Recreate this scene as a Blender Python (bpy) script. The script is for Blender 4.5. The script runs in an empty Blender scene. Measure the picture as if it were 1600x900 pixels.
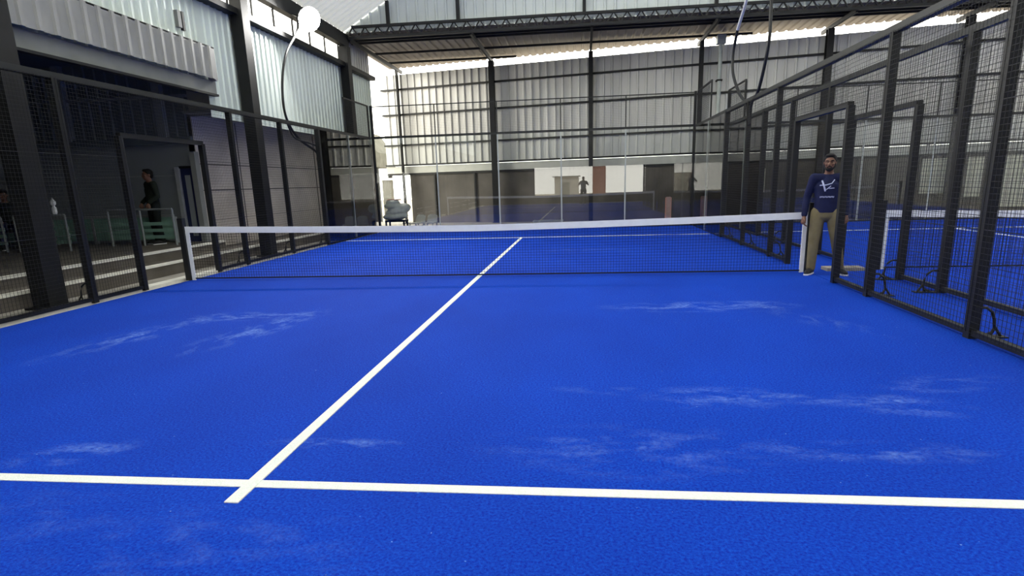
import bpy, bmesh, math, random
from mathutils import Vector, Matrix
random.seed(7)
PI = math.pi
COL = bpy.context.scene.collection
ORG = {}          # world origin of every top-level object

def lin(c):
    c /= 255.0
    return c / 12.92 if c <= .04045 else ((c + .055) / 1.055) ** 2.4
def rgb(r, g, b): return (lin(r), lin(g), lin(b), 1)

# ------------------------------------------------------------------ materials
def mat(name, col, rough=.6, metal=0, spec=.4, vary=.0, scale=4, bump=0, bscale=60, stretch=(1, 1, 1)):
    m = bpy.data.materials.new(name); m.use_nodes = True
    nt = m.node_tree; N = nt.nodes; L = nt.links
    b = N['Principled BSDF']
    b.inputs['Roughness'].default_value = rough
    b.inputs['Metallic'].default_value = metal
    b.inputs['Specular IOR Level'].default_value = spec
    tc = N.new('ShaderNodeTexCoord'); mp = N.new('ShaderNodeMapping'); mp.inputs['Scale'].default_value = stretch
    L.new(tc.outputs['Object'], mp.inputs['Vector'])
    no = N.new('ShaderNodeTexNoise'); no.inputs['Scale'].default_value = scale; no.inputs['Detail'].default_value = 6
    L.new(mp.outputs[0], no.inputs['Vector'])
    rp = N.new('ShaderNodeValToRGB')
    lo = [max(0, c * (1 - vary)) for c in col[:3]] + [1]; hi = [min(1, c * (1 + vary)) for c in col[:3]] + [1]
    rp.color_ramp.elements[0].position = .3; rp.color_ramp.elements[1].position = .7
    rp.color_ramp.elements[0].color = lo; rp.color_ramp.elements[1].color = hi
    L.new(no.outputs['Fac'], rp.inputs['Fac']); L.new(rp.outputs['Color'], b.inputs['Base Color'])
    if bump:
        n2 = N.new('ShaderNodeTexNoise'); n2.inputs['Scale'].default_value = bscale
        L.new(tc.outputs['Object'], n2.inputs['Vector'])
        bp = N.new('ShaderNodeBump'); bp.inputs['Strength'].default_value = bump; bp.inputs['Distance'].default_value = .01
        L.new(n2.outputs['Fac'], bp.inputs['Height']); L.new(bp.outputs[0], b.inputs['Normal'])
    return m

def emis(name, col, s):
    m = bpy.data.materials.new(name); m.use_nodes = True
    N = m.node_tree.nodes; N.remove(N['Principled BSDF'])
    e = N.new('ShaderNodeEmission'); e.inputs['Color'].default_value = col; e.inputs['Strength'].default_value = s
    m.node_tree.links.new(e.outputs[0], N['Material Output'].inputs['Surface'])
    return m

def translucent(name, col, fac, rough=.6):
    """sheet that lets part of the daylight through"""
    m = bpy.data.materials.new(name); m.use_nodes = True
    nt = m.node_tree; N = nt.nodes; L = nt.links
    b = N['Principled BSDF']; b.inputs['Base Color'].default_value = col; b.inputs['Roughness'].default_value = rough
    t = N.new('ShaderNodeBsdfTranslucent'); t.inputs['Color'].default_value = (.94, .98, .97, 1)
    mx = N.new('ShaderNodeMixShader'); mx.inputs[0].default_value = fac
    L.new(b.outputs[0], mx.inputs[1]); L.new(t.outputs[0], mx.inputs[2]); L.new(mx.outputs[0], N['Material Output'].inputs['Surface'])
    return m

def glassmat(name, refl, tint):
    m = bpy.data.materials.new(name); m.use_nodes = True
    nt = m.node_tree; N = nt.nodes; L = nt.links; N.remove(N['Principled BSDF'])
    tr = N.new('ShaderNodeBsdfTransparent'); tr.inputs['Color'].default_value = tint
    gl = N.new('ShaderNodeBsdfGlossy'); gl.inputs['Roughness'].default_value = 0.0; gl.inputs['Color'].default_value = (1, 1, 1, 1)
    lw = N.new('ShaderNodeFresnel'); lw.inputs['IOR'].default_value = refl
    mx = N.new('ShaderNodeMixShader')
    L.new(lw.outputs[0], mx.inputs[0]); L.new(tr.outputs[0], mx.inputs[1]); L.new(gl.outputs[0], mx.inputs[2])
    L.new(mx.outputs[0], N['Material Output'].inputs['Surface'])
    return m

def turfmat(name, dust):
    m = bpy.data.materials.new(name); m.use_nodes = True
    nt = m.node_tree; N = nt.nodes; L = nt.links
    b = N['Principled BSDF']; b.inputs['Roughness'].default_value = .9; b.inputs['Specular IOR Level'].default_value = .12
    tc = N.new('ShaderNodeTexCoord')
    def noise(scale, detail=4, st=(1, 1, 1), rot=0):
        mp = N.new('ShaderNodeMapping'); mp.inputs['Scale'].default_value = st; mp.inputs['Rotation'].default_value = (0, 0, rot)
        L.new(tc.outputs['Object'], mp.inputs['Vector'])
        n = N.new('ShaderNodeTexNoise'); n.inputs['Scale'].default_value = scale; n.inputs['Detail'].default_value = detail
        L.new(mp.outputs[0], n.inputs['Vector']); return n.outputs['Fac']
    def ramp(src, p0, p1, c0, c1):
        r = N.new('ShaderNodeValToRGB'); e = r.color_ramp.elements
        e[0].position = p0; e[1].position = p1; e[0].color = c0; e[1].color = c1
        L.new(src, r.inputs['Fac']); return r.outputs['Color']
    def mix(f, a, c, mode='MIX'):
        x = N.new('ShaderNodeMix'); x.data_type = 'RGBA'; x.blend_type = mode
        if isinstance(f, (int, float)): x.inputs['Factor'].default_value = f
        else: L.new(f, x.inputs['Factor'])
        for s, i in ((a, 6), (c, 7)):
            if isinstance(s, tuple): x.inputs[i].default_value = s
            else: L.new(s, x.inputs[i])
        return x.outputs[2]
    def mth(op, a, c):
        x = N.new('ShaderNodeMath'); x.operation = op
        for s, i in ((a, 0), (c, 1)):
            if isinstance(s, (int, float)): x.inputs[i].default_value = s
            else: L.new(s, x.inputs[i])
        x.use_clamp = True
        return x.outputs[0]
    base = ramp(noise(70, 3), .32, .68, rgb(3, 38, 160), rgb(9, 76, 198))
    fine = ramp(noise(260, 2), .35, .7, (.72, .72, .72, 1), (1.15, 1.15, 1.15, 1))
    base = mix(1.0, base, fine, 'MULTIPLY')
    big = ramp(noise(.8, 5, (1, .6, 1)), .32, .7, (.84, .86, .88, 1), (1.12, 1.1, 1.05, 1))
    base = mix(1.0, base, big, 'MULTIPLY')
    # sand worked into the pile: streaks where it was brushed
    out = base
    for (x, y, rx, ry, rot, amt) in dust:
        mp = N.new('ShaderNodeMapping'); mp.vector_type = 'TEXTURE'
        mp.inputs['Location'].default_value = (x, y, 0); mp.inputs['Rotation'].default_value = (0, 0, rot); mp.inputs['Scale'].default_value = (rx, ry, 1)
        L.new(tc.outputs['Object'], mp.inputs['Vector'])
        ln = N.new('ShaderNodeVectorMath'); ln.operation = 'LENGTH'; L.new(mp.outputs[0], ln.inputs[0])
        fall = mth('SUBTRACT', 1.0, ln.outputs['Value'])
        st = noise(4.2, 7, (.8 if rx > ry else 1.7, 1.7 if rx > ry else .8, 1), -rot)
        sp = noise(26, 4)
        f = mth('MULTIPLY', fall, mth('MULTIPLY', mth('SUBTRACT', st, .46), 7.0))
        f = mth('MULTIPLY', f, mth('MULTIPLY', mth('SUBTRACT', sp, .28), 2.2))
        f = mth('MULTIPLY', f, amt * .8)
        out = mix(f, out, rgb(126, 160, 232))
    specks = ramp(noise(38, 1), .79, .81, (0, 0, 0, 1), (.45, .45, .45, 1))
    out = mix(specks, out, rgb(150, 190, 240))
    L.new(out, b.inputs['Base Color'])
    bp = N.new('ShaderNodeBump'); bp.inputs['Strength'].default_value = .5; bp.inputs['Distance'].default_value = .006
    L.new(noise(180, 2), bp.inputs['Height']); L.new(bp.outputs[0], b.inputs['Normal'])
    return m

M = {}
M['black'] = mat('black_steel', rgb(25, 26, 26), .5, 0, .4, .25, 8)
M['column'] = mat('column_paint', rgb(22, 23, 23), .6, 0, .3, .3, 5)
M['wire'] = mat('black_wire', rgb(26, 27, 29), .55)
M['railpaint'] = mat('rail_paint', rgb(28, 31, 31), .45, .1, .5, .2, 6)
M['white'] = mat('white_band', rgb(238, 240, 240), .7, 0, .3, .03, 12)
M['line'] = mat('white_turf', rgb(226, 230, 224), .9, 0, .1, .08, 90, .4, 180)
M['netcord'] = mat('net_cord', rgb(20, 22, 28), .8)
M['sheet'] = mat('pale_sheet', rgb(214, 224, 217), .42, .25, .5, .06, 2, 0, 60, (1, 1, .3))
M['sheetgrey'] = mat('grey_sheet', rgb(194, 194, 191), .45, .3, .5, .12, 1.2, 0, 60, (1.5, 1, .25))
M['gable'] = mat('gable_sheet', rgb(205, 212, 210), .45, .2, .5, .05, 2)
M['box'] = mat('weathered_sheet', rgb(150, 150, 146), .5, .2, .4, .1, 2)
M['fascia'] = mat('fascia_board', rgb(128, 130, 126), .6, 0, .3, .08, 3)
M['darksheet'] = mat('dark_sheet', rgb(92, 100, 106), .6, 0, .3, .15, 3)
M['darkwall'] = mat('slate_wall', rgb(128, 133, 136), .8, 0, .2, .06, 1.5)
M['leanto'] = mat('lean_to_sheet', rgb(124, 115, 110), .55, .2, .4, .12, 1.6)
M['roof'] = translucent('roof_sheet', rgb(188, 192, 196), .085)
M['added_skylight'] = translucent('added_skylight_sheet', rgb(235, 238, 236), .85)  # for the added roof strips that bring in extra daylight
M['brown'] = mat('plaster_wall', rgb(204, 195, 182), .85, 0, .2, .14, 1.3, .15, 20)
M['lower'] = mat('lower_panel', rgb(86, 82, 78), .75, 0, .2, .22, 1.4)
M['flash'] = mat('flashing', rgb(182, 182, 176), .5, .1, .4, .08, 3)
M['concrete'] = mat('concrete', rgb(142, 138, 130), .9, 0, .2, .18, 2.2, .3, 40)
M['plinth'] = mat('dark_plinth', rgb(96, 91, 84), .9, 0, .2, .2, 2.2, .3, 40)
M['kerb'] = mat('kerb_concrete', rgb(224, 222, 212), .9, 0, .2, .12, 6, .2, 40)
M['ground'] = mat('outdoor_ground', rgb(176, 168, 150), .95, 0, .1, .12, .8)
M['greenrail'] = mat('green_board', rgb(120, 156, 140), .7, 0, .3, .12, 5)
M['greyrail'] = mat('grey_tube', rgb(140, 146, 146), .5, .2, .4, .08, 8)
M['alu'] = mat('aluminium', rgb(190, 194, 196), .35, .5, .5, .06, 8)
M['bluedoor'] = mat('blue_door', rgb(22, 30, 66), .6, 0, .3, .15, 4)
M['galv'] = mat('galvanised_pipe', rgb(160, 168, 166), .45, .3, .5, .12, 5)
M['cable'] = mat('black_cable', rgb(24, 25, 26), .5)
M['conduit'] = mat('pale_conduit', rgb(188, 190, 192), .5)
M['wrap'] = mat('plastic_wrap', rgb(236, 242, 238), .3, 0, .6, .06, 5, .5, 14)
M['curtain'] = translucent('window_sheet', rgb(200, 200, 196), .4)
M['plastic'] = mat('white_plastic', rgb(228, 226, 220), .5, 0, .4, .05, 6)
M['pink'] = mat('faded_pink', rgb(205, 172, 164), .7, 0, .3, .1, 8)
M['red'] = mat('red_board', rgb(226, 170, 156), .8, 0, .2, .08, 3)
M['pillar'] = mat('outdoor_pillar', rgb(110, 108, 100), .9, 0, .2, .2, 3)
M['skin'] = mat('skin', rgb(112, 78, 62), .55, 0, .4, .08, 14)
M['hair'] = mat('black_hair', rgb(16, 14, 14), .7, 0, .3, .3, 40, .5, 120)
M['navy'] = mat('navy_shirt', rgb(28, 33, 66), .85, 0, .2, .14, 10, .3, 60)
M['logo'] = mat('pale_print', rgb(176, 182, 214), .8)
M['khaki'] = mat('khaki_cotton', rgb(122, 112, 84), .9, 0, .15, .12, 9, .3, 60)
M['shoe'] = mat('black_shoe', rgb(22, 22, 26), .6)
M['sole'] = mat('white_sole', rgb(225, 225, 225), .6)
M['darkcloth'] = mat('dark_cloth', rgb(30, 34, 33), .9, 0, .1, .2, 8)
M['olive'] = mat('olive_cloth', rgb(40, 46, 40), .9, 0, .1, .2, 8)
M['eye'] = mat('eye_white', rgb(128, 122, 116), .4)
M['glass'] = glassmat('court_glass', 1.66, (.975, .99, .983, 1))
M['joint'] = mat('glass_seal', rgb(166, 172, 168), .5)
M['lens'] = emis('lamp_lens', (1, .98, .93, 1), 60)
M['paleboard'] = mat('pale_shutter', rgb(232, 230, 208), .7, 0, .3, .1, 2, 0, 60, (3, 1, .5))
M['darkmet'] = mat('truss_paint', rgb(28, 29, 30), .55, 0, .35, .25, 5)
M['phone'] = mat('phone_case', rgb(20, 20, 22), .3)

# ------------------------------------------------------------------ mesh building
class MB:
    def __init__(s): s.v = []; s.f = []
    def add(s, vs, fs):
        o = len(s.v); s.v += [tuple(v) for v in vs]; s.f += [tuple(i + o for i in f) for f in fs]; return s
    def box(s, x0, x1, y0, y1, z0, z1):
        v = [(x, y, z) for z in (z0, z1) for y in (y0, y1) for x in (x0, x1)]
        return s.add(v, [(0, 2, 3, 1), (4, 5, 7, 6), (0, 1, 5, 4), (2, 6, 7, 3), (0, 4, 6, 2), (1, 3, 7, 5)])
    def beam(s, a, b, w, h=None, up=(0, 0, 1)):
        a = Vector(a); b = Vector(b); h = h or w; d = (b - a).normalized(); up = Vector(up)
        if abs(d.dot(up)) > .95: up = Vector((0, 1, 0))
        r = d.cross(up).normalized(); u = r.cross(d)
        v = [p + r * (i * w / 2) + u * (j * h / 2) for p in (a, b) for i, j in ((-1, -1), (1, -1), (1, 1), (-1, 1))]
        return s.add(v, [(3, 2, 1, 0), (4, 5, 6, 7)] + [(i, (i + 1) % 4, (i + 1) % 4 + 4, i + 4) for i in range(4)])
    def tube(s, pts, rad, n=8):
        pts = [Vector(p) for p in pts]; rad = rad if isinstance(rad, (list, tuple)) else [rad] * len(pts)
        vs = []; ref = Vector((.31, .17, .93))
        for i, p in enumerate(pts):
            d = (pts[min(i + 1, len(pts) - 1)] - pts[max(i - 1, 0)]).normalized()
            rr = ref if abs(d.dot(ref)) < .95 else Vector((1, 0, 0))
            r = d.cross(rr).normalized(); u = r.cross(d)
            vs += [p + (r * math.cos(2 * PI * k / n) + u * math.sin(2 * PI * k / n)) * rad[i] for k in range(n)]
        fs = [(i * n + k, i * n + (k + 1) % n, (i + 1) * n + (k + 1) % n, (i + 1) * n + k) for i in range(len(pts) - 1) for k in range(n)]
        fs += [tuple(reversed(range(n))), tuple((len(pts) - 1) * n + k for k in range(n))]
        return s.add(vs, fs)
    def ell(s, c, r, rot=None, n=16, m=10):
        vs = []; fs = []
        R = rot or Matrix.Identity(3); c = Vector(c)
        for i in range(m + 1):
            t = PI * i / m
            for k in range(n):
                a = 2 * PI * k / n
                vs.append(c + R @ Vector((r[0] * math.sin(t) * math.cos(a), r[1] * math.sin(t) * math.sin(a), r[2] * math.cos(t))))
        for i in range(m):
            for k in range(n):
                fs.append((i * n + k, (i + 1) * n + k, (i + 1) * n + (k + 1) % n, i * n + (k + 1) % n))
        return s.add(vs, fs)
    def limb(s, pts, rads, n=14):
        """elliptical sections (rx, ry) along a path, capped round at joints"""
        for p, r in zip(pts, rads):
            rr = r if isinstance(r, tuple) else (r, r)
            s.ell(p, (rr[0], rr[1], min(rr)), n=n, m=8)
        for i in range(len(pts) - 1):
            a = Vector(pts[i]); b = Vector(pts[i + 1]); d = (b - a).normalized()
            X = Vector((1, 0, 0)); X = (X - d * X.dot(d))
            if X.length < .2: X = Vector((0, 1, 0)) - d * d.y
            X.normalize(); Y = d.cross(X)
            vs = []
            for p, r in ((a, rads[i]), (b, rads[i + 1])):
                rr = r if isinstance(r, tuple) else (r, r)
                vs += [p + X * rr[0] * math.cos(2 * PI * k / n) + Y * rr[1] * math.sin(2 * PI * k / n) for k in range(n)]
            s.add(vs, [(k, (k + 1) % n, n + (k + 1) % n, n + k) for k in range(n)] + [tuple(reversed(range(n))), tuple(range(n, 2 * n))])
        return s
    def prism(s, poly, a, b):
        """poly: list of (u,v) -> points; a,b functions mapping (u,v) to the two faces"""
        n = len(poly); vs = [a(*q) for q in poly] + [b(*q) for q in poly]
        return s.add(vs, [tuple(reversed(range(n))), tuple(range(n, 2 * n))] + [(k, (k + 1) % n, n + (k + 1) % n, n + k) for k in range(n)])
    def corr(s, o, u, lu, v, lv, nrm, period=.3, depth=.03, top=.05, slope=.025, lv2=None):
        """ribbed sheet: profile along u, extruded along v (length may change linearly to lv2)"""
        o = Vector(o); u = Vector(u).normalized(); v = Vector(v).normalized(); nrm = Vector(nrm).normalized()
        prof = []; x = 0.0; flat = period - top - 2 * slope
        while x < lu:
            prof += [(x, 0), (x + flat, 0), (x + flat + slope, depth), (x + flat + slope + top, depth)]
            x += period
        prof = [q for q in prof if q[0] <= lu] + [(lu, 0)]
        lv2 = lv if lv2 is None else lv2; n = len(prof); vs = []
        for a, h in prof:
            vs.append(o + u * a + nrm * h)
        for a, h in prof:
            vs.append(o + u * a + nrm * h + v * (lv + (lv2 - lv) * a / lu))
        return s.add(vs, [(i, i + 1, n + i + 1, n + i) for i in range(n - 1)])
    def build(s, name, m, parent=None, smooth=False, mods=None):
        o0 = Vector((0, 0, 0)); r = parent
        while r is not None and r.parent is not None: r = r.parent
        if r is not None: o0 = Vector(ORG.get(r, (0, 0, 0)))
        me = bpy.data.meshes.new(name); me.from_pydata([tuple(Vector(v) - o0) for v in s.v], [], s.f)
        bm = bmesh.new(); bm.from_mesh(me); bmesh.ops.recalc_face_normals(bm, faces=bm.faces); bm.to_mesh(me); bm.free()
        me.materials.append(m)
        if smooth:
            for p in me.polygons: p.use_smooth = True
        o = bpy.data.objects.new(name, me); COL.objects.link(o); o.parent = parent
        return o

def tag(o, label, cat, group=None, kind=None):
    if label: o['label'] = label
    if cat: o['category'] = cat
    if group: o['group'] = group
    if kind: o['kind'] = kind
    return o
def thing(name, loc, label, cat, group=None, rz=0):
    o = bpy.data.objects.new(name, None); COL.objects.link(o); o.location = loc; o.rotation_euler = (0, 0, rz)
    o.empty_display_size = .2
    ORG[o] = tuple(loc); return tag(o, label, cat, group)
def single(name, mb, m, loc, label, cat, group=None, smooth=False):
    """a thing that is one mesh, origin at loc"""
    t = MB(); t.v = [tuple(Vector(v) - Vector(loc)) for v in mb.v]; t.f = mb.f
    o = t.build(name, m, None, smooth); o.location = loc; ORG[o] = tuple(loc)
    return tag(o, label, cat, group)
def struct(name, mb, m, parent=None):
    o = mb.build(name, m, parent)
    if parent is None: o['kind'] = 'structure'
    return o

# ------------------------------------------------------------------ setting
WA, WB = 14.05, -.2                       # the far wall stands askew: y = WA + WB*x
def wy(x, off=0): return WA + WB * x - off
WD = Vector((1, WB, 0)).normalized(); WN = Vector((WB, -1, 0)).normalized()

struct('floor', MB().box(-16, 24, -14, 16.5, -.25, -.03), M['concrete'])
struct('ground', MB().box(-70, 80, -60, 70, -.6, -.26), M['ground'])

# court turf and its lines
DUST = [(-3.0, -3.8, .32, 1.25, -.28, .75), (-1.8, -3.6, .34, 1.2, -.27, .85), (-2.45, -2.95, .75, .3, .1, .9), (-1.7, -2.85, .5, .2, .1, .6),
        (3.0, -2.55, 1.25, .36, 0, .85), (3.7, -2.45, .6, .3, -.2, .7), (2.75, -5.58, 1.45, .13, -.11, .8), (2.6, -5.6, .6, .26, 0, .55), (3.7, -5.7, .5, .24, -.2, .75),
        (.25, -6.45, .5, .09, 0, .9), (2.0, -6.45, 1.0, .4, 0, .4), (3.3, -6.42, .7, .16, 0, .65), (-1.25, -6.65, .4, .22, .3, .75),
        (.1, -7.5, .9, .4, 0, .22), (-.9, -7.3, .5, .3, 0, .18), (4.2, -5.3, .6, .25, .3, .4), (4.1, -3.3, .25, .9, .5, .4),
        (1.8, 3.6, 1.6, .5, 0, .3), (-2, 4.5, 1.5, .4, 0, .3)]
M['turf'] = turfmat('blue_turf', DUST); M['turfplain'] = turfmat('blue_turf_plain', [(11, 3, 3, 1, 0, .4)])
def turf(name, x0, x1, y0, y1, m, label):
    o = MB().box(x0, x1, y0, y1, -.03, 0).build(name, m); return tag(o, label, 'artificial turf')
LW = .036
t = turf('court_turf', -5.03, 5.12, -12, 10.05, M['turf'], 'bright blue artificial turf with white lines and pale sand streaks under the long net')
MB().box(-5, 5.0, -6.95 - LW, -6.95 + LW, -.02, .004).build('service_line', M['line'], t)
MB().box(-5, 5.02, 6.95 - LW, 6.95 + LW, -.02, .004).build('service_line', M['line'], t)
MB().box(-LW, LW, -7.14, 6.98, -.02, .006).build('center_line', M['line'], t)
turf('passage_turf', 5.13, 6.03, -12, 10.05, M['turfplain'], 'narrow strip of blue turf in the passage between the two mesh fences')
t = turf('court_turf', 6.05, 16.3, -12, 10.25, M['turfplain'], 'blue turf of the neighbouring court seen through the mesh fence')
MB().box(6.1, 16.2, 7.15 - LW, 7.15 + LW, -.02, .004).build('service_line', M['line'], t)
MB().box(6.1, 16.2, -6.75 - LW, -6.75 + LW, -.02, .004).build('service_line', M['line'], t)
MB().box(11.15 - LW, 11.15 + LW, -6.95, 7.35, -.02, .006).build('center_line', M['line'], t)

def kerb(n, x0, x1, y0, y1, z): struct('trim_%d' % n, MB().box(x0, x1, y0, y1, -.03, z), M['kerb'])
kerb(1, -5.36, -5.14, -12, 10.2, .03)
struct('trim_2', MB().box(5.42, 5.97, .05, .3, .0, .05), M['concrete'])

# left side: stepped plinth, recess, walls
struct('trim_3', MB().box(-16, -6.0, -14, 12.5, -.03, .20), M['plinth'])
struct('trim_4', MB().box(-16, -6.5, -14, 3.5, .20, .37), M['plinth'])
struct('trim_21', MB().box(-6.06, -5.985, -14, 12.5, .17, .215), M['kerb'])
struct('trim_22', MB().box(-6.56, -6.485, -14, 3.5, .34, .385), M['kerb'])
wl = struct('wall_left', MB().corr((-5.85, 2.6, 2.96), (0, 1, 0), 9.9, (0, 0, 1), 2.2, (1, 0, 0), .22, .028, .045, .02), M['sheet'])
struct('wall_left_upper', MB().corr((-5.85, -14, 3.4), (0, 1, 0), 16.6, (0, 0, 1), 1.76, (1, 0, 0), .22, .028, .045, .02), M['sheet'])
b = MB().box(-7.05, -6.9, 3.5, 12.5, .2, 3.2)
struct('wall_left_lower', b, M['brown'])
struct('wall_left_corner', MB().corr((-5.85, 9.9, 5.2), (0, 1, 0), 2.6, (0, 0, 1), .88, (1, 0, 0), .22, .028, .045, .02), M['sheetgrey'])
b = MB()
for z in (1.5, 2.08): b.box(-6.905, -6.885, 3.5, 12.5, z, z + .02)
for y in (5.2, 7.4, 9.6): b.box(-6.905, -6.885, y, y + .02, .2, 3.1)
struct('trim_5', b, M['lower'])
struct('wall_left_soffit', MB().box(-6.95, -5.88, 3.3, 12.5, 3.14, 3.2), M['fascia'])
struct('wall_left_end', MB().box(-7.05, -5.88, 12.42, 12.52, .2, 5.15), M['brown'])
# recess: back wall in three bands, ceiling and the far side
struct('wall_recess', MB().box(-16, -6.92, 3.5, 3.62, .37, 2.52), M['darkwall'])
struct('wall_recess_return', MB().box(-6.92, -5.87, 3.5, 3.6, 3.1, 5.3), M['box'])
struct('beam', MB().box(-16, -6.92, 3.40, 3.62, 2.52, 2.68), M['darksheet'])
struct('wall_recess_upper', MB().corr((-16, 3.5, 2.68), (1, 0, 0), 9.08, (0, 0, 1), 1.6, (0, -1, 0), .25, .03), M['darksheet'])
struct('trim_6', MB().box(-16, -6.92, 3.42, 3.5, 3.5, 3.56), M['darkwall'])
struct('trim_7', MB().box(-16, -6.9, 3.485, 3.505, 1.84, 1.87), M['greyrail'])
struct('wall_outer', MB().box(-16.2, -16, -14, 3.6, -.03, 5.3), M['darkwall'])
struct('ceiling_recess', MB().box(-16.1, -5.9, -14, 3.6, 4.25, 4.35), M['darksheet'])
for i, x in enumerate((-9.85, -7.55)):
    struct('pillar_%d' % (i + 1), MB().box(x - .09, x + .09, 3.36, 3.5, 2.66, 4.25), M['darkwall'])
# recess doorway
d = struct('door_1', MB().box(-7.30, -6.95, 3.44, 3.5, .37, 2.0), M['bluedoor'])
MB().box(-7.40, -7.31, 3.38, 3.5, .37, 2.03).build('door_jamb', M['alu'], d)
MB().box(-7.31, -6.93, 3.42, 3.5, 2.0, 2.05).build('door_head', M['black'], d)
MB().box(-7.2, -7.08, 3.425, 3.445, .5, 1.85).build('door_panel', M['darkwall'], d)
struct('trim_8', MB().box(-6.98, -6.86, 3.36, 3.52, .2, 2.35), M['fascia'])

# weathered awning panel over the recess
aw = thing('awning_panel', (-5.8, 0, 3.4), 'long weathered ribbed awning panel with pale fascia above the dark recess', 'awning')
MB().corr((-5.62, -1.99, 3.66), (0, 1, 0), 4.61, (0, 0, 1), .6, (1, 0, 0), .28, .03, .06, .02).build('ribbed_panel', M['box'], aw)
MB().box(-5.815, -5.62, -1.99, 2.62, 4.24, 4.27).build('cap_flashing', M['darkmet'], aw)
MB().box(-5.815, -5.74, -1.99, 2.72, 3.40, 3.655).build('fascia_board', M['fascia'], aw)
MB().box(-5.8, -5.64, 2.58, 2.64, 3.64, 4.24).build('end_panel', M['box'], aw)
MB().box(-5.815, -5.7, -1.99, 2.72, 3.36, 3.40).build('drip_edge', M['darkmet'], aw)
br = thing('wall_bracket', (-5.82, 1.9, 4.6), 'small dark bracket fixed on the pale sheet above the awning', 'bracket')
MB().box(-5.84, -5.78, 1.98, 2.04, 4.45, 4.78).build('plate', M['darkmet'], br)
MB().box(-5.83, -5.75, 1.80, 1.9, 4.47, 4.76).build('cover', M['fascia'], br)

# left eaves
struct('trim_9', MB().box(-5.95, -5.62, -14, 12.5, 5.14, 5.26), M['column'])
eb = thing('eaves_girder', (-5.7, 0, 5.75), 'long dark eaves girder above the bright clerestory gap', 'girder')
MB().box(-5.78, -5.58, -14, 10.05, 5.74, 6.1).build('beam', M['column'], eb)
b = MB()
for k in range(24): b.box(-5.80, -5.76, -13.4 + k, -13.37 + k, 5.26, 5.74)
for k, y in enumerate([-13.4 + i for i in range(24)]):
    MB().box(-5.80, -5.76, y, y + .035, 5.26, 5.74).build('stud', M['column'], eb)

# main roof, symmetrical about the middle of the two courts
RX, RZ, SL = 5.5, 6.2, .566
rdir = Vector((1, 0, SL)).normalized(); rl = (RX + 5.75) / rdir.x
ldir = Vector((-1, 0, SL)).normalized()
BAYS = [(-14, -11.3, 0), (-11.3, -9.5, 1), (-9.5, -5.3, 0), (-5.3, -3.5, 1), (-3.5, .7, 0), (.7, 2.5, 1), (2.5, 10.1, 0)]
for xx, dr, nm, nn in ((-5.75, rdir, 'ceiling', (-SL, 0, 1)), (16.75, ldir, 'ceiling_slope', (SL, 0, 1))):
    q = [MB(), MB()]
    for ya, yb, sky in BAYS:
        q[sky].corr((xx, ya, RZ), (0, 1, 0), yb - ya, dr, rl, nn, .3, .035, .06, .02)
    o_ = struct(nm, q[0], M['roof']); q[1].build('added_skylight', M['added_skylight'], o_)
# gable infill above the girder
g = MB(); step = .3; x = -5.7
prof = []
while x < 16.7:
    prof += [(x, 0), (x + .2, 0), (x + .225, -.03), (x + .275, -.03)]; x += step
vs = []; n = len(prof)
for (a, h) in prof: vs.append((a, 10.12 + h, 6.165))
for (a, h) in prof: vs.append((a, 10.12 + h, max(6.23, RZ + SL * (min(a, 11 - a) + 5.75))))
g.add(vs, [(i, i + 1, n + i + 1, n + i) for i in range(n - 1)])
struct('wall_gable', g, M['gable'])
for k, x in enumerate((-4.26, -2.07, 1.74, 5.55, 9.36)):
    single('gable_stud', MB().box(x - .05, x + .05, 9.98, 10.08, 6.3, RZ + SL * (min(x, 11 - x) + 5.75) - .05), M['darkmet'], (x, 10.03, 6.3),
           ('short dark stud on the gable beside the sloping roof edge' if k == 0 else
            'dark gable stud, %s from the sloping roof edge' % ('second', 'third', 'fourth', 'fifth')[k - 1]), 'stud', 'gable studs')
# lattice girder at the gable
tg = thing('lattice_girder', (5.5, 10, 6), 'dark lattice girder spanning the hall under the pale gable', 'girder')
MB().beam((-5.42, 9.98, 6.30), (16.4, 9.98, 6.30), .1, .07).build('top_chord', M['darkmet'], tg)
MB().beam((-5.55, 9.98, 5.99), (16.5, 9.98, 5.99), .1, .07).build('bottom_chord', M['darkmet'], tg)
b = MB(); x = -5.6
while x < 16.4:
    b.beam((x, 9.98, 6.0), (x + .2, 9.98, 6.29), .035); b.beam((x + .2, 9.98, 6.29), (x + .4, 9.98, 6.0), .035); x += .4
b.build('lacing', M['darkmet'], tg)

# lean-to roof between girder and far wall
lt = MB(); x = -6.1; prof = []
while x < 19.6:
    prof += [(x, 0), (x + .17, 0), (x + .2, .04), (x + .25, .04)]; x += .28
vs = []; n = len(prof)
for a, h in prof: vs.append((a, 10.08, 6.16 + h))
for a, h in prof: vs.append((a, wy(a) + .55, 6.09 + h))
lt.add(vs, [(i, i + 1, n + i + 1, n + i) for i in range(n - 1)])
struct('ceiling_lean', lt, M['leanto'])
for k, Y in enumerate((10.32, 10.6, 10.9, 12.6, 14.2)):
    th = .1 if k < 3 else .07
    x1 = min(19.5, (WA - Y) / .2)
    single('lean_to_purlin', MB().beam((-5.8, Y, 6.07 - .012 * k), (x1, Y, 6.07 - .012 * k), .05, th), M['darkmet'], (0, Y, 6.0),
           'dark purlin under the ribbed lean-to roof, %s from the lattice girder' % ('nearest', 'second', 'third', 'fourth', 'fifth')[k], 'purlin', 'lean-to purlins')
WCX = (-5.57, -1.71, 1.97, 5.66, 9.46, 13.15, 16.9)
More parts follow.
